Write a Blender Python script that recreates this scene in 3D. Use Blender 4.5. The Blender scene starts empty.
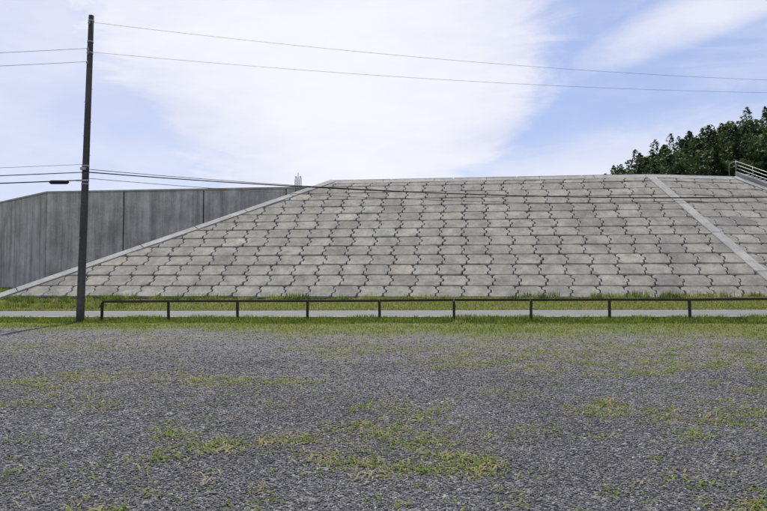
import bpy, bmesh, math, random
import numpy as np
from mathutils import Vector, Matrix
random.seed(7); rng=np.random.default_rng(7)
scene=bpy.context.scene
scene.view_settings.view_transform='Standard'; scene.view_settings.look='None'
scene.view_settings.exposure=0
COL=scene.collection
A=math.radians(7.0); CA,SA=math.cos(A),math.sin(A)
def loc(s,t,z=0.0): return Vector((s*CA+t*SA, -s*SA+t*CA, z))
def to_st(x,y): return x*CA-y*SA, x*SA+y*CA
def sstep(a,b,x):
    k=np.clip((x-a)/(b-a),0,1); return k*k*(3-2*k)
def ground_h(x,y):
    x=np.asarray(x,float); y=np.asarray(y,float)
    s,t=to_st(x,y)
    h=.007*np.clip(s,-30,30)*sstep(20,26,t)
    h=h+.45*sstep(38,46,t)+.6*sstep(48,60,t)
    h=h+.02*np.sin(x*.7+1)*np.sin(y*.55)*(1-sstep(24,28,t))*(y>0)
    return h
# ---------------------------------------------------------------- materials
def mat(name):
    m=bpy.data.materials.new(name); m.use_nodes=True
    nt=m.node_tree; nt.nodes.clear()
    out=nt.nodes.new('ShaderNodeOutputMaterial'); b=nt.nodes.new('ShaderNodeBsdfPrincipled')
    nt.links.new(b.outputs[0],out.inputs[0]); b.inputs['Roughness'].default_value=.85
    b.inputs['Specular IOR Level'].default_value=.3
    return m,nt,b,out
class N:
    def __init__(s,nt): s.nt=nt
    def n(s,t,**k):
        x=s.nt.nodes.new(t)
        for a,b in k.items(): setattr(x,a,b)
        return x
    def l(s,a,b): s.nt.links.new(a,b)
    def setin(s,sock,v):
        if isinstance(v,bpy.types.NodeSocket): s.l(v,sock)
        else: sock.default_value=v
    def math(s,op,a,b=0.0,c=None,clamp=False):
        x=s.n('ShaderNodeMath',operation=op); x.use_clamp=clamp
        s.setin(x.inputs[0],a); s.setin(x.inputs[1],b)
        if c is not None: s.setin(x.inputs[2],c)
        return x.outputs[0]
    def noise(s,vec,scale,detail=4,rough=.55,dist=0):
        x=s.n('ShaderNodeTexNoise'); s.l(vec,x.inputs['Vector'])
        x.inputs['Scale'].default_value=scale; x.inputs['Detail'].default_value=detail
        x.inputs['Roughness'].default_value=rough; x.inputs['Distortion'].default_value=dist
        return x.outputs[0]
    def ramp(s,f,pts):
        x=s.n('ShaderNodeValToRGB'); s.l(f,x.inputs[0]); e=x.color_ramp.elements
        while len(e)<len(pts): e.new(.5)
        for i,(p,c) in enumerate(pts):
            e[i].position=p; e[i].color=(c[0],c[1],c[2],1) if not isinstance(c,(int,float)) else (c,c,c,1)
        return x.outputs[0]
    def mix(s,f,a,b,mode='MIX'):
        x=s.n('ShaderNodeMix',data_type='RGBA',blend_type=mode)
        s.setin(x.inputs[0],f)
        for i,v in ((6,a),(7,b)):
            if isinstance(v,bpy.types.NodeSocket): s.l(v,x.inputs[i])
            else: x.inputs[i].default_value=(v[0],v[1],v[2],1)
        return x.outputs[2]
    def maprange(s,v,a,b,c=0,d=1,smooth=False):
        x=s.n('ShaderNodeMapRange'); x.clamp=True
        if smooth: x.interpolation_type='SMOOTHSTEP'
        s.l(v,x.inputs[0])
        for i,k in enumerate((a,b,c,d)): x.inputs[i+1].default_value=k
        return x.outputs[0]
    def bump(s,h,strength,dist,b):
        x=s.n('ShaderNodeBump'); s.l(h,x.inputs['Height']); x.inputs['Strength'].default_value=strength
        x.inputs['Distance'].default_value=dist; s.l(x.outputs[0],b.inputs['Normal'])
    def pos(s): return s.n('ShaderNodeNewGeometry').outputs['Position']
    def attr(s,name,o='Fac'):
        return s.n('ShaderNodeAttribute',attribute_name=name).outputs[o]
    def scalevec(s,v,sc):
        x=s.n('ShaderNodeMapping'); s.l(v,x.inputs[0]); x.inputs['Scale'].default_value=sc; return x.outputs[0]

def simple(name,col,rough=.6,metal=0,var=.25,scale=8):
    m,nt,b,o=mat(name); k=N(nt); p=k.pos()
    f=k.noise(p,scale,3)
    c=k.ramp(f,[(.3,[x*(1-var) for x in col]),(.7,[x*(1+var) for x in col])])
    k.l(c,b.inputs['Base Color']); b.inputs['Roughness'].default_value=rough; b.inputs['Metallic'].default_value=metal
    return m
# ground
M_ground,nt,b,o=mat('ground_gravel'); k=N(nt); p=k.pos()
v=k.n('ShaderNodeTexVoronoi'); k.l(p,v.inputs['Vector']); v.inputs['Scale'].default_value=52
cellg=k.n('ShaderNodeSeparateColor'); k.l(v.outputs['Color'],cellg.inputs[0])
v2=k.n('ShaderNodeTexVoronoi'); k.l(p,v2.inputs['Vector']); v2.inputs['Scale'].default_value=17
c2=k.n('ShaderNodeSeparateColor'); k.l(v2.outputs['Color'],c2.inputs[0])
base=k.ramp(cellg.outputs[0],[(0,(.045,.045,.049)),(.5,(.102,.101,.107)),(.85,(.17,.169,.172)),(1,(.33,.325,.32))])
base=k.mix(k.maprange(c2.outputs[1],.75,1,0,.5),base,(.20,.198,.20))
base=k.mix(k.maprange(c2.outputs[0],.75,1,0,.4),base,(.045,.045,.05))
big=k.noise(p,.35,4,.6); mid=k.noise(p,2.2,4,.65)
base=k.mix(1.0,base,k.ramp(big,[(.3,.74),(.7,1.22)]),'MULTIPLY')
base=k.mix(1.0,base,k.ramp(mid,[(.3,.78),(.7,1.22)]),'MULTIPLY')
weed=k.attr('weed')
wn=k.noise(p,5,4,.7)
straw=k.ramp(k.noise(p,25,3,.7),[(.3,(.12,.10,.06)),(.7,(.28,.235,.145))])
fac=k.math('MULTIPLY',k.math('ADD',weed,.10),k.maprange(wn,.44,.62,0,1))
base=k.mix(k.math('MULTIPLY',fac,.8),base,straw)
gr=k.attr('grass')
soil=k.ramp(k.noise(p,6,4,.7),[(.3,(.06,.08,.02)),(.7,(.15,.165,.05))])
gf=k.math('ADD',gr,k.math('MULTIPLY',k.math('SUBTRACT',wn,.5),1.8),clamp=True)
gf=k.math('MULTIPLY',gf,k.maprange(gr,0,.1,0,1))
base=k.mix(gf,base,soil)
k.l(base,b.inputs['Base Color']); b.inputs['Roughness'].default_value=.9
hh=k.math('ADD',k.math('MULTIPLY',v.outputs['Distance'],-1.0),k.math('MULTIPLY',v2.outputs['Distance'],-.6))
k.bump(hh,.75,.016,b)
# stones
M_stone,nt,b,o=mat('gravel_stone'); k=N(nt); f=k.attr('col')
c=k.ramp(f,[(0,(.036,.036,.039)),(.5,(.100,.099,.105)),(.85,(.175,.173,.175)),(1,(.39,.385,.375))])
c=k.mix(1.0,c,k.ramp(k.noise(k.pos(),.35,4,.6),[(.3,.75),(.7,1.22)]),'MULTIPLY')
k.l(c,b.inputs['Base Color']); b.inputs['Roughness'].default_value=.8
M_road,nt,b,o=mat('road_asphalt'); k=N(nt); p=k.pos()
c=k.ramp(k.noise(p,1.2,5,.7),[(.3,(.12,.12,.122)),(.7,(.19,.187,.18))])
k.l(c,b.inputs['Base Color']); k.bump(k.noise(p,60,2),.4,.01,b)
M_line=simple('road_marking_paint',(.5,.5,.48),.6,var=.25,scale=5)
def concrete(name,dark,light,streak=.5,blockattr=False,bs=1.0,stain=.5):
    m,nt,b,o=mat(name); k=N(nt); p=k.pos()
    f=k.noise(p,.45,5,.68)
    c=k.ramp(f,[(.32,dark),(.68,light)])
    fine=k.noise(p,12,4,.75)
    c=k.mix(1.0,c,k.ramp(fine,[(.25,.66),(.75,1.30)]),'MULTIPLY')
    if blockattr:
        a=k.attr('bcol'); c=k.mix(1.0,c,k.ramp(a,[(0,(.72,.71,.70)),(.15,(.85,.84,.82)),(.5,(1.0,.985,.94)),(.9,(1.10,1.08,1.01)),(1,(1.35,1.28,1.14))]),'MULTIPLY')
        ed=k.attr('edge')
        eg=k.maprange(k.math('ADD',ed,k.math('MULTIPLY',k.math('SUBTRACT',k.noise(p,2.2,3,.7),.5),1.6)),.35,.95,0,.6)
        c=k.mix(eg,c,(.45,.43,.38))
        dk=k.maprange(k.noise(p,1.1,4,.75),.48,.68,0,.6)
        c=k.mix(dk,c,(.155,.147,.125))
    st=k.noise(k.scalevec(p,(1.3,1.3,.07)),1.3,4,.7)
    c=k.mix(streak,c,k.mix(1.0,c,k.ramp(st,[(.35,.55),(.6,1.1)]),'MULTIPLY'))
    sp=k.noise(p,3.0,4,.8)
    c=k.mix(k.maprange(sp,.58,.72,0,stain),c,(.10,.095,.085))
    k.l(c,b.inputs['Base Color']); b.inputs['Roughness'].default_value=.92
    k.bump(fine,.35*bs,.03,b)
    return m
M_block=concrete('block_concrete',(.225,.214,.187),(.385,.368,.318),.45,True)
M_grout=concrete('joint_concrete',(.05,.048,.043),(.11,.105,.095),.3)
M_kerb=concrete('kerb_concrete',(.30,.29,.265),(.46,.445,.405),.35,stain=.35)
M_wall=concrete('wall_concrete',(.35,.325,.285),(.58,.545,.49),.8,stain=.25)
M_pole=concrete('pole_concrete',(.07,.065,.06),(.13,.12,.11),.4,bs=.4)
M_fence=simple('fence_brown_paint',(.035,.026,.022),.5,var=.3,scale=6)
M_cable=simple('cable_black',(.012,.012,.013),.5)
M_wire=simple('wire_grey',(.20,.21,.24),.5)
M_steel=simple('galvanised_steel',(.35,.36,.37),.45,.6)
M_insul=simple('porcelain',(.3,.3,.3),.3)
def leafmat(name,stops,trans=.4):
    m,nt,b,out=mat(name); k=N(nt); f=k.attr('col')
    c=k.ramp(f,stops); k.l(c,b.inputs['Base Color']); b.inputs['Roughness'].default_value=.65
    t=k.n('ShaderNodeBsdfTranslucent'); k.l(c,t.inputs[0])
    mx=k.n('ShaderNodeMixShader'); mx.inputs[0].default_value=trans
    k.l(b.outputs[0],mx.inputs[1]); k.l(t.outputs[0],mx.inputs[2]); k.l(mx.outputs[0],out.inputs[0])
    return m
M_grass=leafmat('grass_blades',[(0,(.04,.065,.014)),(.45,(.13,.175,.025)),(.75,(.24,.275,.045)),(.88,(.30,.28,.11)),(1,(.38,.32,.18))],.5)
M_weed=leafmat('weed_leaves',[(0,(.075,.12,.015)),(.5,(.16,.22,.03)),(.8,(.25,.285,.055)),(.86,(.30,.26,.13)),(1,(.40,.33,.19))],.42)
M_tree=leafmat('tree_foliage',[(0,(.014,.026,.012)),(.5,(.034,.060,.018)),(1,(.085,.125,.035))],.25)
M_bark=simple('bark',(.06,.045,.035),.9)
M_hill=simple('hill_soil',(.03,.045,.018),.95,scale=.5)
# ---------------------------------------------------------------- helpers
def add(o,parent=None):
    COL.objects.link(o)
    if parent: o.parent=parent
    return o
def empty(name):
    e=bpy.data.objects.new(name,None); return add(e)
def mesh_np(name,verts,faces,m,attrs=None,parent=None,smooth=False):
    me=bpy.data.meshes.new(name); nv=len(verts); nf,c=faces.shape
    me.vertices.add(nv); me.vertices.foreach_set('co',np.asarray(verts,np.float32).ravel())
    me.loops.add(nf*c); me.loops.foreach_set('vertex_index',faces.astype(np.int32).ravel())
    me.polygons.add(nf); me.polygons.foreach_set('loop_start',np.arange(nf,dtype=np.int32)*c)
    me.polygons.foreach_set('loop_total',np.full(nf,c,np.int32))
    me.update(calc_edges=True)
    for a,val in (attrs or {}).items():
        at=me.attributes.new(a,'FLOAT','POINT'); at.data.foreach_set('value',np.asarray(val,np.float32))
    me.materials.append(m)
    if smooth: me.polygons.foreach_set('use_smooth',np.ones(nf,bool))
    return add(bpy.data.objects.new(name,me),parent)
def mesh_py(name,verts,faces,m,parent=None,bevel=0):
    me=bpy.data.meshes.new(name); me.from_pydata([tuple(v) for v in verts],[],faces)
    bm=bmesh.new(); bm.from_mesh(me); bmesh.ops.recalc_face_normals(bm,faces=bm.faces)
    if bevel: bmesh.ops.bevel(bm,geom=bm.edges[:],offset=bevel,segments=2,affect='EDGES')
    bm.to_mesh(me); bm.free(); me.materials.append(m)
    return add(bpy.data.objects.new(name,me),parent)
def boxpts(P,ex,ey,ez):
    P=Vector(P); return [P,P+ex,P+ex+ey,P+ey,P+ez,P+ex+ez,P+ex+ey+ez,P+ey+ez]
BF=[(0,3,2,1),(4,5,6,7),(0,1,5,4),(1,2,6,5),(2,3,7,6),(3,0,4,7)]
def tube(name,pts,radii,m,parent=None,seg=10,caps=True):
    pts=[Vector(p) for p in pts]
    if not isinstance(radii,(list,tuple)): radii=[radii]*len(pts)
    V=[];F=[]
    for i,p in enumerate(pts):
        d=(pts[min(i+1,len(pts)-1)]-pts[max(i-1,0)]).normalized()
        up=Vector((0,0,1)) if abs(d.z)<.9 else Vector((0,1,0))
        a=d.cross(up).normalized(); b_=d.cross(a)
        for j in range(seg):
            th=2*math.pi*j/seg; V.append(p+(a*math.cos(th)+b_*math.sin(th))*radii[i])
    for i in range(len(pts)-1):
        for j in range(seg):
            F.append((i*seg+j,i*seg+(j+1)%seg,(i+1)*seg+(j+1)%seg,(i+1)*seg+j))
    if caps: F.append(tuple(range(seg))); F.append(tuple(range(len(V)-seg,len(V))))
    o=mesh_py(name,V,F,m,parent)
    for pl in o.data.polygons:
        if len(pl.vertices)==4: pl.use_smooth=True
    return o
# ---------------------------------------------------------------- ground
def axis(lo,hi,step,far):
    c=np.arange(lo,hi+1e-6,step); g=[]; d=step*2; x=hi
    while x<far: x+=d; d*=1.35; g.append(x)
    l=[]; d=step*2; x=lo
    while x>-far: x-=d; d*=1.35; l.append(x)
    return np.array(l[::-1]+list(c)+g)
PATCH=[(-4.4,10.7,1.7,1.1,1),(-2.1,10.4,1.0,.75,1),(-.5,15.5,1.8,1.7,.9),(5.2,14.5,4.8,3.0,1),(9,13,3,3,.8),
 (.1,6.4,1.3,.95,.85),(-.3,5.7,.5,.35,1),(-2.0,6.6,.5,.4,.8),(-2.2,4.75,.25,.22,1),(4.1,8.0,1.4,1.1,.5),(-4.6,8.5,1.0,.5,.7),
 (2.6,4.8,.35,.25,1),(1.4,12.3,.9,.7,.9),(3.0,8.2,.5,.45,.7),(-8,16,3,1.6,.6),(2.0,9.8,.7,.4,.5),(7,18,5,2,.75),(-4,18.5,6,1.2,.6),(12,17,5,3,.75),
 (1.2,6.9,.6,.4,.6),(-1.5,8.6,.6,.5,.4),(.4,8.2,.7,.5,.5),(.2,19.5,3,.8,.6),(3.2,11.2,1.2,.6,.5),(5.6,9.6,.8,.8,.5)]
def weed_f(x,y):
    f=np.zeros_like(x)
    wx=x+.25*np.sin(y*3.1+x)+.12*np.sin(y*7.7); wy=y+.3*np.sin(x*2.7-y)+.12*np.sin(x*8.3)
    for cx,cy,rx,ry,d in PATCH:
        q=((wx-cx)/rx)**2+((wy-cy)/ry)**2
        f=np.maximum(f,d*np.clip(1.5-q,0,1)*.9)
    return f
def grass_f(x,y):
    s,t=to_st(x,y)
    w=.25*np.sin(s*.9)+.2*np.sin(s*2.3+1)+.25*np.sin(s*.31+2)
    g=sstep(17.2,22.8,t+w*2.5)**1.5*(1-sstep(29.2,29.6,t))+sstep(37.2,37.8,t)*1.0
    return np.clip(g,0,1)
xs=axis(-32,32,.22,1800); ys=axis(2,64,.22,1800)
X,Y=np.meshgrid(xs,ys); fx,fy=X.ravel(),Y.ravel()
V=np.stack([fx,fy,ground_h(fx,fy)],1)
nx,ny=len(xs),len(ys); I=(np.arange(ny-1)[:,None]*nx+np.arange(nx-1)[None,:]).ravel()
F=np.stack([I,I+1,I+nx+1,I+nx],1)
ground=mesh_np('ground',V,F,M_ground,{'weed':weed_f(fx,fy),'grass':grass_f(fx,fy)},smooth=True)
def strip(name,t0,t1,s0,s1,dz,m,parent=None,ds=2.0,nt_=8):
    ss=np.arange(s0,s1+.01,ds); tt=np.linspace(t0,t1,nt_)
    S,T=np.meshgrid(ss,tt); S=S.ravel();T=T.ravel()
    x=S*CA+T*SA; y=-S*SA+T*CA
    v=np.stack([x,y,ground_h(x,y)+dz],1); n=len(ss); m_=len(tt)
    I=(np.arange(m_-1)[:,None]*n+np.arange(n-1)[None,:]).ravel()
    return mesh_np(name,v,np.stack([I,I+1,I+n+1,I+n],1),m,parent=parent)
road=strip('road',29.9,37.0,-160,160,.03,M_road)
strip('edge_line_near',30.25,30.4,-160,160,.034,M_line,road,nt_=2)
strip('edge_line_far',36.5,36.65,-160,160,.034,M_line,road,nt_=2)
# ---------------------------------------------------------------- gravel stones
def stones(n):
    y=3.6+rng.gamma(1.5,4.2,int(n*1.3)); y=y[y<26][:n]; n=len(y)
    x=rng.uniform(-1,1,n)*(y*.66+.8)
    keep=rng.random(n)>grass_f(x,y)*1.2; x,y=x[keep],y[keep]; n=len(x)
    sz=(.0060+.00032*y)*np.exp(np.clip(rng.normal(0,.38,n),-1,.85)) 
    cb=np.array([[i,j,k_] for i in(-1,1) for j in(-1,1) for k_ in(-1,1)],float)*.62
    vv=cb[None]*np.ones((n,1,1))+rng.normal(0,.22,(n,8,3))
    vv*= sz[:,None,None]*np.stack([rng.uniform(.7,1.3,n),rng.uniform(.6,1.1,n),rng.uniform(.4,.75,n)],1)[:,None,:]
    a=rng.uniform(0,2*np.pi,n); tl=rng.normal(0,.35,n)
    ca,sa=np.cos(a),np.sin(a); ct,st=np.cos(tl),np.sin(tl)
    X_=vv[...,0]; Y_=vv[...,1]; Z_=vv[...,2]
    Y2=Y_*ct[:,None]-Z_*st[:,None]; Z2=Y_*st[:,None]+Z_*ct[:,None]
    X3=X_*ca[:,None]-Y2*sa[:,None]; Y3=X_*sa[:,None]+Y2*ca[:,None]
    P=np.stack([X3+x[:,None],Y3+y[:,None],Z2+(ground_h(x,y)+sz*.12)[:,None]],2).reshape(-1,3)
    f=np.array([[0,1,3,2],[4,6,7,5],[0,4,5,1],[2,3,7,6],[0,2,6,4],[1,5,7,3]])
    Fq=(f[None]+8*np.arange(n)[:,None,None]).reshape(-1,4)
    col=np.repeat(np.clip(rng.beta(2,2.2,n)+(rng.random(n)>.965)*.4,0,1),8)
    return P,Fq,col
P1,F1,c1=stones(250000)
gravel=mesh_np('gravel',P1,F1,M_stone,{'col':c1})
# ---------------------------------------------------------------- blades
def blades(x,y,length,width,elev,col,z=None,droop=.35):
    n=len(x); z=ground_h(x,y) if z is None else z
    a=rng.uniform(0,2*np.pi,n)
    d=np.stack([np.cos(a)*np.cos(elev),np.sin(a)*np.cos(elev),np.sin(elev)],1)
    b_=a+np.pi/2+rng.normal(0,.5,n); w=np.stack([np.cos(b_),np.sin(b_),np.zeros(n)],1)*width[:,None]
    P=np.stack([x,y,z-.005],1)
    mid=P+d*(length*.55)[:,None]
    tip=P+d*length[:,None]; tip[:,2]-=length*droop*np.cos(elev)
    v=np.stack([P-w*.35,P+w*.35,mid+w*.5,mid-w*.5,tip+w*.06,tip-w*.06],1).reshape(-1,3)
    f=np.array([[0,1,2,3],[3,2,4,5]]); Fq=(f[None]+6*np.arange(n)[:,None,None]).reshape(-1,4)
    return v,Fq,np.repeat(col,6)
def join_blades(name,parts,m):
    vs=[];fs=[];cs=[];o=0
    for v,f,c in parts: vs.append(v);fs.append(f+o);cs.append(c);o+=len(v)
    return mesh_np(name,np.vstack(vs),np.vstack(fs),m,{'col':np.concatenate(cs)})
def clumpy(x,y,sc=1.0):
    return (np.sin(x*1.7*sc+1.3*np.sin(y*1.1*sc))*np.sin(y*2.1*sc+1.7*np.sin(x*.9*sc))+np.sin(x*4.3*sc+y*2.2*sc)*np.sin(y*5.1*sc-x*1.3*sc)*.6)
parts=[]
n=72000
y=rng.uniform(4,22,n); x=rng.uniform(-1,1,n)*(y*.66+1)
f=weed_f(x,y); cl=clumpy(x,y,1.6)+.6*clumpy(x+7,y+3,3.7)
keep=rng.random(n)< f*np.clip(.10+cl*.75,0.02,1)*np.clip(9/y,.5,1)
px,py=x[keep],y[keep]
ne=1000
ey=4+rng.random(ne)*18; ex=rng.uniform(-1,1,ne)*ey*.64
px=np.concatenate([px,ex]); py=np.concatenate([py,ey])
dens=rng.integers(7,15,len(px)); idx=np.repeat(np.arange(len(px)),dens); n=len(idx)
psz=np.exp(rng.normal(.02,.42,len(px)))
sp=.045*psz[idx]
x=px[idx]+rng.normal(0,1,n)*sp; y=py[idx]+rng.normal(0,1,n)*sp
pc=np.clip(rng.normal(.55,.2,len(px)),0,.8); dry=rng.random(len(px))<.2; pc[dry]=rng.uniform(.84,1,dry.sum())
parts.append(blades(x,y,rng.uniform(.035,.08,n)*psz[idx],rng.uniform(.010,.022,n),rng.uniform(.1,.9,n),np.clip(pc[idx]+rng.normal(0,.06,n),0,1)))
print('plants',len(px),'leaves',n)
weeds=join_blades('weed_patches',parts,M_weed)
ns=60000; y=rng.uniform(4,20,ns); x=rng.uniform(-1,1,ns)*(y*.66+1); kp=rng.random(ns)<(weed_f(x,y)+.05)*np.clip(.4-clumpy(x,y,1.1)*.6,.1,1)
x,y=x[kp],y[kp]; n=len(x)
join_blades('dry_grass_litter',[blades(x,y,rng.uniform(.05,.15,n),rng.uniform(.003,.006,n),rng.uniform(.02,.2,n),rng.uniform(.86,1,n),z=ground_h(x,y)+.012,droop=0)],M_weed)
def st_rand(n,s0,s1,t0,t1):
    s=rng.uniform(s0,s1,n); t=rng.uniform(t0,t1,n); return s,t,s*CA+t*SA,-s*SA+t*CA
parts=[]
s,t,x,y=st_rand(160000,-30,30,17.0,25.5)
g=grass_f(x,y); cl=clumpy(x,y,.9)+.6*clumpy(x,y,2.7); kp=rng.random(len(x))<g*np.clip(.5+cl*.6+g*.3,0.04,1); x,y=x[kp],y[kp]; n=len(x)
parts.append(blades(x,y,rng.uniform(.05,.13,n),rng.uniform(.014,.028,n),rng.uniform(.3,1.3,n),np.clip(rng.normal(.66,.14,n)+.10*clumpy(x,y,.5),0,1)))
s,t,x,y=st_rand(90000,-32,32,25.2,28.9); n=len(x); cl=clumpy(x,y,.7)
hgt=.12+.07*np.clip(cl,-.6,1)
parts.append(blades(x,y,rng.uniform(.7,1.4,n)*hgt*(1+.25*(t>25.8)),rng.uniform(.014,.028,n),rng.uniform(.7,1.45,n),np.clip(rng.normal(.36,.17,n)+.15*cl,0,1)))
tn=90; ts=rng.uniform(-24,24,tn); tt=rng.uniform(25.0,28.6,tn); tt[:45]=rng.normal(27.3,.12,45)
idx=np.repeat(np.arange(tn),40); n=len(idx); s=ts[idx]+rng.normal(0,.12,n); t=tt[idx]+rng.normal(0,.08,n)
x=s*CA+t*SA; y=-s*SA+t*CA
parts.append(blades(x,y,rng.uniform(.12,.36,n)*rng.uniform(.5,1.1,tn)[idx],rng.uniform(.012,.024,n),rng.uniform(.8,1.5,n),np.clip(rng.normal(.45,.15,n)+rng.normal(0,.15,tn)[idx],0,1)))
grass1=join_blades('roadside_grass',parts,M_grass)
parts=[]
s,t,x,y=st_rand(110000,-52,44,37.1,46.6); n=len(x); cl=clumpy(x,y,.45)
hg=(.14+.10*np.clip(cl,-.6,1))*(1+.5*sstep(44,46,t)*(np.sin(s*1.7)>.1))
parts.append(blades(x,y,rng.uniform(.7,1.4,n)*hg,rng.uniform(.02,.045,n),rng.uniform(.7,1.45,n),np.clip(rng.normal(.68,.14,n)+.12*cl,0,1)))
tn=230; ts=rng.uniform(-45,34,tn); tt=rng.uniform(43.5,46.6,tn)
ts[:70]=rng.uniform(-40,-22,70); tt[:70]=rng.uniform(38,47,70)
idx=np.repeat(np.arange(tn),70); n=len(idx); s=ts[idx]+rng.normal(0,.22,n); t=tt[idx]+rng.normal(0,.15,n)
x=s*CA+t*SA; y=-s*SA+t*CA
parts.append(blades(x,y,rng.uniform(.2,.7,n)*rng.uniform(.4,1.2,tn)[idx],rng.uniform(.02,.04,n),rng.uniform(.8,1.5,n),np.clip(rng.normal(.45,.15,n)+rng.normal(0,.18,tn)[idx],0,1)))
s,t,x,y=st_rand(25000,-65,-36,46,64); n=len(x)
parts.append(blades(x,y,rng.uniform(.15,.45,n),rng.uniform(.03,.06,n),rng.uniform(.8,1.5,n),np.clip(rng.normal(.55,.15,n),0,1)))
grass2=join_blades('embankment_foot_grass',parts,M_grass)
# ---------------------------------------------------------------- embankment
EMB=empty('concrete_block_embankment')
ZB,ZC,TB,TC=.45,12.0,46.0,64.6
H0=loc(-35.8,TB,ZB); H1=loc(-13.1,TC,ZC); R0=loc(22.0,TB,ZB); R1=loc(18.1,TC,ZC)
R2=loc(26.8,67.0,ZC)
e1=(R0-H0).normalized(); up=Vector((0,0,1))
g1=((loc(0,TC,ZC)-loc(0,TB,ZB))).normalized(); n1_=e1.cross(g1).normalized()
e2=(R2-R1).normalized()
n2=e2.cross((R1-R0)).normalized()
if n1_.z<0: n1_=-n1_
if n2.z<0: n2=-n2
g2=n2.cross(e2).normalized()
if g2.z<0: g2=-g2
L2=(ZC-ZB)/g2.z
R3=R2-g2*L2+e2*11
L1=(ZC-ZB)/g1.z
def ext(top,bot,k_=.12): return bot+(bot-top)*k_
h0,r0,r3=ext(H1,H0),ext(R1,R0),ext(R2,R3)
back=[loc(-13.1,72,ZC),loc(18.1,72,ZC),loc(28,74,ZC)]
core=[h0,r0,r3,H1,R1,R2,back[0],back[1],back[2],loc(-36.8,49,-.9),loc(-14,90,-.9),loc(18,90,-.9),loc(48,90,-.9),Vector((r3.x+1,r3.y+8,-.9))]
cf=[(0,1,4,3),(1,2,5,4),(3,4,7,6),(4,5,8,7),(0,3,6,9),(9,6,10),(6,7,11,10),(7,8,12,11),(8,5,13,12),(5,2,13)]
mesh_py('core',[c for c in core],cf,M_grout,EMB)
W=1.9; NR=14
def blocks(name,O,e,g,n,L,u0,u1,clips):
    bm=bmesh.new(); ly=bm.verts.layers.float.new('bcol'); le=bm.verts.layers.float.new('edge')
    Hh=L/NR; cw=.17
    for r in range(NR):
        off=.0 if r%2==0 else .34
        off+=random.uniform(-.05,.05)
        i0=int(u0//W)-1; i1=int(u1//W)+2
        for i in range(i0,i1):
            w=W/2
            o=[(-w+cw,0),(w-cw,0),(w,cw*.8),(w,Hh*.30),(w+.20,Hh*.40),(w+.20,Hh*.62),(w,Hh*.72),(w,Hh-cw*.8),(w-cw,Hh),(-w+cw,Hh),
               (-w,Hh-cw*.8),(-w,Hh*.72),(-w+.20,Hh*.62),(-w+.20,Hh*.40),(-w,Hh*.30),(-w,cw*.8)]
            cu=(i+.5)*W+off+random.gauss(0,.012); cv=r*Hh+random.gauss(0,.01); cy=Hh/2
            tx,ty=random.gauss(0,.008),random.gauss(0,.010); dz=random.gauss(0,.014)
            bc=min(1,max(0.02,random.gauss(.46,.2)))
            if random.random()<.03: bc=random.uniform(.85,1)
            rings=[]
            for (sx,sy,hz,eg) in ((.955,.935,0.0,.2),(.950,.928,.10,1),(.905,.865,.155,.8),(.78,.72,.152,0)):
                ring=[]
                for (a_,b_) in o:
                    lx=a_*sx; lyy=(b_-cy)*sy
                    P=O+e*(cu+lx)+g*(cv+cy+lyy)+n*(hz+ (dz+tx*lx+ty*lyy if hz>0 else 0))
                    vv=bm.verts.new(P); vv[ly]=bc; vv[le]=eg; ring.append(vv)
                rings.append(ring)
            m_=len(o)
            for a_,b_ in ((0,1),(1,2),(2,3)):
                for j in range(m_):
                    bm.faces.new((rings[a_][j],rings[a_][(j+1)%m_],rings[b_][(j+1)%m_],rings[b_][j]))
            bm.faces.new(rings[3])
    for co,no in clips:
        bmesh.ops.bisect_plane(bm,geom=bm.verts[:]+bm.edges[:]+bm.faces[:],plane_co=co,plane_no=no,clear_outer=True)
    bmesh.ops.recalc_face_normals(bm,faces=bm.faces)
    me=bpy.data.meshes.new(name); bm.to_mesh(me); bm.free(); me.materials.append(M_block)
    add(bpy.data.objects.new(name,me),EMB)
def outn(a,b_,n,inside):
    d=(b_-a).normalized(); o=d.cross(n).normalized()
    if (inside-a).dot(o)>0: o=-o
    return o
cin=(H0+R0+R1+H1)/4
Ob=loc(0,TB,ZB)
blocks('revetment_blocks_front',Ob,e1,g1,n1_,L1,-37,24,[(H0,outn(H0,H1,n1_,cin)),(R0,outn(R0,R1,n1_,cin)),])
cin2=(R0+R1+R2+R3)/4
O2=R1-g2*L2
blocks('revetment_blocks_side',O2,e2,g2,n2,L2,-12,24,[(R0,outn(R0,R1,n2,cin2)),(R2,outn(R2,R3,n2,cin2))])
def kerb(name,a,b_,n,w,lo,hi,m=M_kerb,bev=.03):
    d=(b_-a); o=d.normalized().cross(n).normalized(); 
    k_=max(1,int(d.length/5))
    for i in range(k_):
        P=a+d*(i/k_)-o*(w*.5)+n*lo
        mesh_py(name,boxpts(P,d*(1/k_)-d.normalized()*.03,o*w,n*(hi-lo)),BF,m,EMB,bev)
kerb('edge_kerb_left',h0,H1,n1_,.8,-.4,.22)
kerb('ridge_kerb',r0,R1,(n1_+n2).normalized(),.9,-.4,.19)
kerb('edge_kerb_right',r3,R2,n2,.8,-.4,.22)
kerb('top_band',H1-g1*.35,R1-g1*.35,n1_,.8,-.3,.18)
kerb('top_band_side',R1-g2*.35,R2-g2*.35,n2,.8,-.3,.176)
def crest(nm,a,b_,dirback):
    d=b_-a; n_=max(1,int(d.length//6)); 
    for i in range(n_):
        p=a+d*(i/n_)+up*(-.3)-dirback*.06; seg=d/n_; seg=seg*(1-.03/seg.length)
        mesh_py(nm,boxpts(p,seg,dirback*.75,up*.52),BF,M_kerb,EMB,.04)
nb=Vector((SA,CA,0)); crest('crest_beam',H1-e1*.3,R1,nb)
crest('crest_beam_side',R1,R2,Vector((-e2.y,e2.x,0)))
mesh_py('crest_pavement',[v_+up*.03 for v_ in (H1,R1,R2,back[2],back[1],back[0])],[(0,1,4,5),(1,2,3,4)],M_kerb,EMB)
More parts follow.
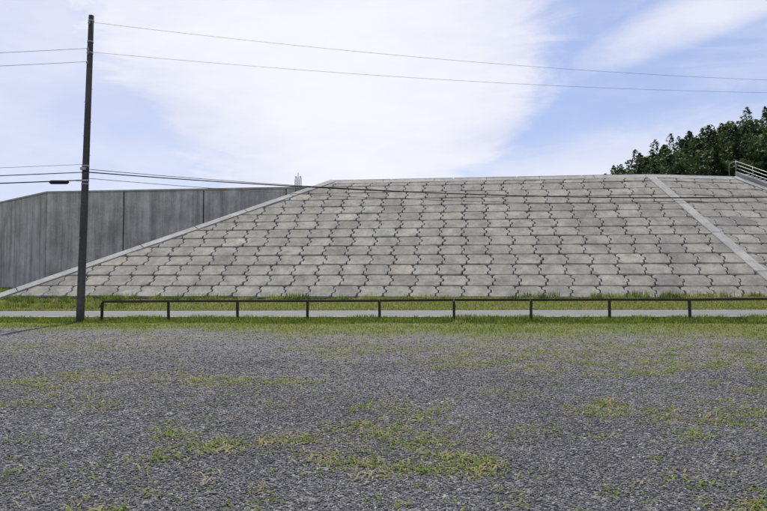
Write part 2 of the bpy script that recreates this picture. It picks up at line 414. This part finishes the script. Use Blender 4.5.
RAIL=empty('stair_handrail')
dR=(R3-R2); sdir=dR.normalized()
outR=outn(R2,R3,n2,cin2)
mesh_py('stair_parapet',boxpts(R2+outR*.45-up*.5,dR,outR*.3,up*1.1),BF,M_kerb,EMB,.03)
st=[];sf=[]
nst=60
for i in range(nst):
    p=R2+outR*.8+dR*(i/nst); b0=len(st)
    horiz=Vector((sdir.x,sdir.y,0)).normalized()
    st+=boxpts(p-up*.9,horiz*(dR.length*math.hypot(sdir.x,sdir.y)/nst+.02),outR*1.6,up*.95); sf+=[tuple(q+b0 for q in f_) for f_ in BF]
mesh_py('stair_steps',st,sf,M_kerb,EMB)
nps=14
base=[R2+outR*.6+dR*(i/nps)+up*.55 for i in range(nps+1)]
for i,pb in enumerate(base): tube('post_%d'%i,[pb,pb+up*1.1],.03,M_steel,RAIL,8)
for hgt in (1.1,.75,.4): tube('rail',[base[0]+up*hgt,base[-1]+up*hgt],.024,M_steel,RAIL,8)
tube('rail_level',[base[0]+up*1.1,base[0]+up*1.1+nb*1.6,base[0]+nb*1.6-up*.5],.025,M_steel,RAIL,8)
# ---------------------------------------------------------------- retaining wall
WALL=empty('concrete_retaining_wall')
WT=63.5; WZ=11.25
def wallseg(nm,a,b_,th=.6,z0=-.5,z1=WZ,panel=8.3):
    d=(b_-a); L=d.length; n_=max(1,round(L/panel)); u=d.normalized(); bk=Vector((-u.y,u.x,0))
    if bk.y<0: bk=-bk
    for i in range(n_):
        j=random.uniform(0,.025)
        p=a+d*(i/n_)+up*z0+bk*j; seg=u*(L/n_-.12)
        mesh_py('%s_panel_%d'%(nm,i),boxpts(p,seg,bk*th,up*(z1-z0)),BF,M_wall,WALL,.03)
    mesh_py(nm+'_joint_filler',boxpts(a+up*z0+bk*.14,d,bk*(th-.2),up*(z1-z0-.05)),BF,M_cable,WALL)
    mesh_py(nm+'_coping',boxpts(a+up*(z1+.003)-bk*.06,d,bk*(th+.12),up*.2),BF,M_kerb,WALL,.02)
C0=Vector((-36.2,0,0)); C0=Vector((C0.x,(WT - C0.x*SA)/CA,0))
wallseg('wall_main',C0,loc(-9,WT,0))
C1=C0+Vector((-9.4,8.0,0)).normalized()*60
wallseg('wall_return',C1,C0+Vector((-.02,.02,0)))
fillv=[C1+up*11,C0+up*11+Vector((0,.4,0)),loc(-10,WT+.4,11),loc(-10,100,11),C1+up*11+Vector((10,30,0))]
mesh_py('fill_terrace',fillv,[(0,1,2,3,4)],M_hill,WALL)
LAD=empty('access_ladder_handrail')
lp=loc(-16.9,WT+.05,WZ)
for i,dx in enumerate((0,.45)):
    q=lp+e1*dx-nb*.12
    tube('stile_%d'%i,[q-up*3.2,q+up*.9,q+up*1.25+nb*.12,q+up*1.35+nb*.4,q+up*1.2+nb*.65,q+nb*.7],.045,M_steel,LAD,8)
for i in range(15): tube('rung_%d'%i,[lp-nb*.12+up*(-3+.29*i),lp+e1*.45-nb*.12+up*(-3+.29*i)],.02,M_steel,LAD,6)
tube('mast',[lp+e1*.2+nb*.3,lp+e1*.2+nb*.3+up*1.7],.035,M_steel,LAD,6)
# ---------------------------------------------------------------- fence
FEN=empty('roadside_fence')
FS=3.17; s0=-16.2; TF=27.3
def gh(s,t): 
    q=loc(s,t); return float(ground_h(q.x,q.y))
NP=13; tops=[]
for i in range(NP):
    s=s0+i*FS+random.uniform(-.03,.03); z=gh(s,TF); 
    lean=random.gauss(0,.018)
    P=loc(s-.055,TF-.045,z-.2)
    mesh_py('post_%d'%i,boxpts(P,e1*.11,nb*.09,up*1.03+e1*lean),BF,M_fence,FEN,.012)
    tops.append(z+.88+random.gauss(0,.010))
for i in range(NP-1):
    a=loc(s0+i*FS+.01,TF-.06,tops[i]-.06); b_=loc(s0+(i+1)*FS-.01,TF-.06,tops[i+1]-.06)
    mesh_py('top_rail_%d'%i,boxpts(a,b_-a,nb*.11,up*.10),BF,M_fence,FEN,.015)
# ---------------------------------------------------------------- utility poles
def pole(base,h,r0_,r1_,lean=0):
    E=empty('utility_pole'); b0=Vector(base)
    k_=8; pts=[b0+up*(-.5+(h+.5)*i/k_)+Vector((lean*i/k_,0,0)) for i in range(k_+1)]
    tube('shaft',pts,[r0_+(r1_-r0_)*i/k_ for i in range(k_+1)],M_pole,E,20)
    for zz in (h-.25,h-1.2,h-1.7,6.9,6.6,6.1):
        c=b0+up*zz+Vector((lean*zz/h,0,0)); rr=r0_+(r1_-r0_)*zz/h
        tube('band',[c-up*.04,c+up*.04],rr+.012,M_steel,E,20)
    for i in range(12):
        c=b0+up*(2.2+i*.75)+Vector((lean*(2.2+i*.75)/h,0,0)); sd=1 if i%2 else -1
        tube('step_bolt',[c,c+nb*sd*.32],.011,M_steel,E,6)
    return E,b0
def at(b0,z,lean,h): return b0+up*z+Vector((lean*z/h,0,0))
B1=Vector((-13.35,28.2,float(ground_h(-13.35,28.2)))); H=13.7; LN=.24
P1_,_=pole(B1,H,.175,.115,LN)
B2=Vector((29.5,36.9,0.0)); P2_,_=pole(B2,H,.175,.115,0)
B3=Vector((-52,30.5,0.0)); P3_,_=pole(B3,H,.175,.115,0)
WIR=empty('overhead_power_lines')
def wire(a,b_,sag,r,m,nm='wire'):
    pts=[a.lerp(b_,i/28)-up*(4*sag*(i/28)*(1-i/28)) for i in range(29)]
    tube(nm,pts,r,m,WIR,6)
def ins(p,par): 
    tube('insulator',[p-up*.12,p-up*.06,p,p+up*.05],[.03,.06,.045,.02],M_insul,par,10)
for z1,zr,sg in ((13.35,13.2,.55),(12.0,12.6,.5)):
    a=at(B1,z1,LN,H)+nb*-.16; b_=at(B2,zr,0,H)+nb*-.16; wire(a,b_,sg,.0065,M_wire); ins(a,P1_)
for z1 in (12.15,11.55):
    a=at(B1,z1,LN,H)+nb*-.17; b_=at(B3,z1+.1,0,H); wire(a,b_,.35,.009,M_wire); ins(a,P1_)
for z1,zr,sg,r in ((6.75,6.9,.75,.014),(6.62,6.75,.62,.026),(6.35,6.7,.8,.012)):
    a=at(B1,z1,LN,H)-nb*.17; b_=at(B2,zr,0,H)-nb*.17; wire(a,b_,sg,r,M_cable,'cable')
for z1,zr,sg,r in ((6.95,7.0,.35,.008),(6.6,6.6,.35,.02),(6.25,6.15,.3,.026)):
    a=at(B1,z1,LN,H)-nb*.17; b_=at(B3,zr,0,H); wire(a,b_,sg,r,M_cable,'cable')
cp=at(B1,6.17,LN,H)-nb*.17+Vector((-1.15,.07,0))
tube('cable_splice_closure',[cp+Vector((.5,0,0)),cp+Vector((.42,0,0)),cp+Vector((-.3,.02,0)),cp+Vector((-.38,.02,0))],[.03,.09,.09,.03],M_cable,WIR,12)
a=at(B1,6.2,LN,H); mesh_py('cable_bracket',boxpts(a-e1*.3-nb*.22,e1*.6,nb*.06,up*.07),BF,M_steel,P1_,.008)
a=at(B1,6.7,LN,H); mesh_py('cable_bracket_upper',boxpts(a-e1*.12-nb*.24,e1*.24,nb*.1,up*.12),BF,M_steel,P1_,.008)
# ---------------------------------------------------------------- hill and trees
def hill_h(x,y): return 25.5*np.exp(-(((x-84)/(np.where(x<84,35,45)))**2+((y-150)/48)**2))+1.0
hx=np.linspace(-10,210,70); hy=np.linspace(92,290,60); X,Y=np.meshgrid(hx,hy); x=X.ravel(); y=Y.ravel()
ed=np.minimum(np.minimum(x+10,210-x),np.minimum(y-92,290-y)); z=hill_h(x,y)-6.0*(ed<2)+0.05
I=(np.arange(59)[:,None]*70+np.arange(69)[None,:]).ravel()
mesh_np('hill',np.stack([x,y,z],1),np.stack([I,I+1,I+71,I+70],1),M_hill,smooth=True)
vs=[];fs=[];cs=[];off=0; pos=[]; tries=0
while len(pos)<380 and tries<30000:
    tries+=1
    tx=random.uniform(45,124); ty=random.uniform(122,160)
    if tx/ty<.36: continue
    if any((tx-a_)**2+(ty-b_)**2<6.5 for a_,b_,c_ in pos): continue
    pos.append((tx,ty,random.random()<.5))
for tx,ty,broad in pos:
    z0=float(hill_h(tx,ty))
    sc_=1.08 if tx>62 else 1.2
    if broad:
        th=random.uniform(9,13)*sc_; R=random.uniform(2.6,4.0); n=560
        nl=10; lc=np.stack([rng.normal(0,R*.5,nl),rng.normal(0,R*.5,nl),rng.uniform(.3,.88,nl)*th],1); lr=rng.uniform(.35,.6,nl)*R
        w_=rng.integers(0,nl,n); dd=rng.normal(0,1,(n,3)); dd/=np.linalg.norm(dd,axis=1)[:,None]
        P=lc[w_]+dd*(lr[w_]*rng.uniform(.6,1.08,n))[:,None]*np.array([1,1,.8]); P+=np.array([tx,ty,z0])
        sz=rng.uniform(.25,.55,n)
        d1=rng.normal(0,1,(n,3)); d1/=np.linalg.norm(d1,axis=1)[:,None]; d2=np.cross(d1,rng.normal(0,1,(n,3))); d2/=np.linalg.norm(d2,axis=1)[:,None]
        v=np.stack([P-d1*sz[:,None]-d2*sz[:,None]*.6,P-d1*sz[:,None]*.2+d2*sz[:,None]*.8,P+d1*sz[:,None]],1).reshape(-1,3)
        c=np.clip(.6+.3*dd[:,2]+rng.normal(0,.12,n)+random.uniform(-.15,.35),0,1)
    else:
        th=random.uniform(10.5,14.5)*sc_; n=560
        f=rng.random(n)**.8; R=th*random.uniform(.18,.24)
        rad=R*(1-f)**.7*(.65+.35*np.abs(np.sin(f*22+rng.normal(0,.3,n))))*rng.uniform(.5,1.08,n)+.1
        a=rng.uniform(0,2*np.pi,n); zz=z0+th*(.1+.9*f)-rad*.25
        rl=1+.25*np.sin(a*3+tx)
        P=np.stack([tx+rad*rl*np.cos(a),ty+rad*rl*np.sin(a),zz],1)
        sz=rng.uniform(.35,.7,n)*(1.1-.45*f)
        d1=np.stack([np.cos(a),np.sin(a),rng.uniform(-.7,.25,n)],1)*sz[:,None]
        d2=np.stack([-np.sin(a),np.cos(a),rng.normal(0,.5,n)],1)*sz[:,None]*.5
        v=np.stack([P-d1*.4-d2,P-d1*.4+d2,P+d1],1).reshape(-1,3)
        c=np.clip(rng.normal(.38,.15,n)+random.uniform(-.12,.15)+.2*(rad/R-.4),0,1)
    vs.append(v); fs.append(np.arange(n*3).reshape(-1,3)+off); off+=n*3; cs.append(np.repeat(c,3))
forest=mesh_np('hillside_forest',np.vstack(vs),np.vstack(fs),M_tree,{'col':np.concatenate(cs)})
V=[];F=[]
for tx,ty,_b in pos:
    z0=float(hill_h(tx,ty)); b0=len(V)
    for zz,r in ((z0-.5,.22),(z0+8.0,.05)):
        for j in range(6): V.append((tx+r*math.cos(j*math.pi/3),ty+r*math.sin(j*math.pi/3),zz))
    for j in range(6): F.append((b0+j,b0+(j+1)%6,b0+6+(j+1)%6,b0+6+j))
mesh_py('trunks',V,F,M_bark,forest)
# ---------------------------------------------------------------- light
EL=math.radians(57); AZ=math.radians(-10)
S=Vector((math.sin(AZ)*math.cos(EL),math.cos(AZ)*math.cos(EL),math.sin(EL)))
sl=bpy.data.lights.new('sun','SUN'); sl.energy=4.8; sl.angle=math.radians(.5); sl.color=(1,.95,.86)
so=bpy.data.objects.new('sun',sl); so.rotation_euler=S.to_track_quat('Z','Y').to_euler(); add(so)
w=bpy.data.worlds.new('World'); scene.world=w; w.use_nodes=True; nt=w.node_tree; nt.nodes.clear(); k=N(nt)
out=k.n('ShaderNodeOutputWorld'); bg=k.n('ShaderNodeBackground'); k.l(bg.outputs[0],out.inputs[0])
sky=k.n('ShaderNodeTexSky'); sky.sky_type='NISHITA'; sky.sun_disc=False; sky.sun_elevation=EL; sky.sun_rotation=AZ
sky.air_density=1.0; sky.dust_density=.9; sky.ozone_density=1.5
tc=k.n('ShaderNodeTexCoord').outputs['Generated']
sep=k.n('ShaderNodeSeparateXYZ'); k.l(tc,sep.inputs[0]); dx,dy,dz=sep.outputs
def blob(cx,cz,rx,rz,rot=0):
    a_=k.math('SUBTRACT',dx,cx); b_=k.math('SUBTRACT',dz,cz); c_,s_=math.cos(rot),math.sin(rot)
    u=k.math('ADD',k.math('MULTIPLY',a_,c_/rx),k.math('MULTIPLY',b_,s_/rx))
    v_=k.math('ADD',k.math('MULTIPLY',a_,-s_/rz),k.math('MULTIPLY',b_,c_/rz))
    q=k.math('ADD',k.math('MULTIPLY',u,u),k.math('MULTIPLY',v_,v_))
    return k.math('SUBTRACT',1.0,q)
nz=k.noise(k.scalevec(tc,(1,1,1.7)),3.2,6,.6,.3)
mp=k.n('ShaderNodeMapping'); k.l(tc,mp.inputs[0]); mp.inputs['Rotation'].default_value=(0,math.radians(-22),0); mp.inputs['Scale'].default_value=(.8,1,3.0)
nz2=k.noise(mp.outputs[0],7,6,.65,.8)
wisp=k.math('ADD',k.math('MULTIPLY',k.math('SUBTRACT',nz,.5),1.6),k.math('MULTIPLY',k.math('SUBTRACT',nz2,.5),1.1))
B=blob(-.08,.36,.355,.26,.0)
B=k.math('MAXIMUM',B,blob(-.06,.14,.20,.19,0))
B=k.math('MAXIMUM',k.math('MULTIPLY',B,1.5),-1.2)
main=k.maprange(k.math('ADD',B,wisp),-.2,.5,0,1,True)
hz=k.math('MAXIMUM',blob(.38,.14,.32,.09,.10),blob(.46,.37,.18,.035,.3))
veil=k.maprange(k.math('ADD',k.math('MAXIMUM',hz,-1.0),k.math('MULTIPLY',wisp,1.3)),-.75,.95,0,.85,True)
gen=k.maprange(wisp,-.2,.6,0,.6,True)
left=k.maprange(k.math('ADD',k.math('MAXIMUM',blob(-.42,.28,.32,.25),-1.),wisp),-.7,1.2,0,.7,True)
cl=k.math('MAXIMUM',main,k.math('MAXIMUM',veil,k.math('MAXIMUM',left,gen)))
skyc=k.mix(1.0,sky.outputs[0],(.10,.105,.122),'MULTIPLY')
skyc=k.mix(.48,skyc,(.54,.62,.92))
bright=k.maprange(k.math('ADD',B,k.math('MULTIPLY',wisp,1.2)),.0,1.6,0,1,True)
shade=k.ramp(k.noise(k.scalevec(mp.outputs[0],(1,1,.7)),4,5,.65),[(.3,(.70,.74,.92)),(.62,(.88,.895,.985))])
shade=k.mix(k.math('MULTIPLY',bright,.6),shade,(.98,.98,1.02))
fin=k.mix(cl,skyc,shade)
k.l(fin,bg.inputs[0]); bg.inputs[1].default_value=1.0
# ---------------------------------------------------------------- camera
cam=bpy.data.cameras.new('camera'); cam.lens=30; cam.sensor_width=36; cam.clip_end=5000; cam.clip_start=.1
co=bpy.data.objects.new('camera',cam); co.location=(0,0,1.6); co.rotation_euler=(math.radians(90+2.46),0,0); add(co)
scene.camera=co
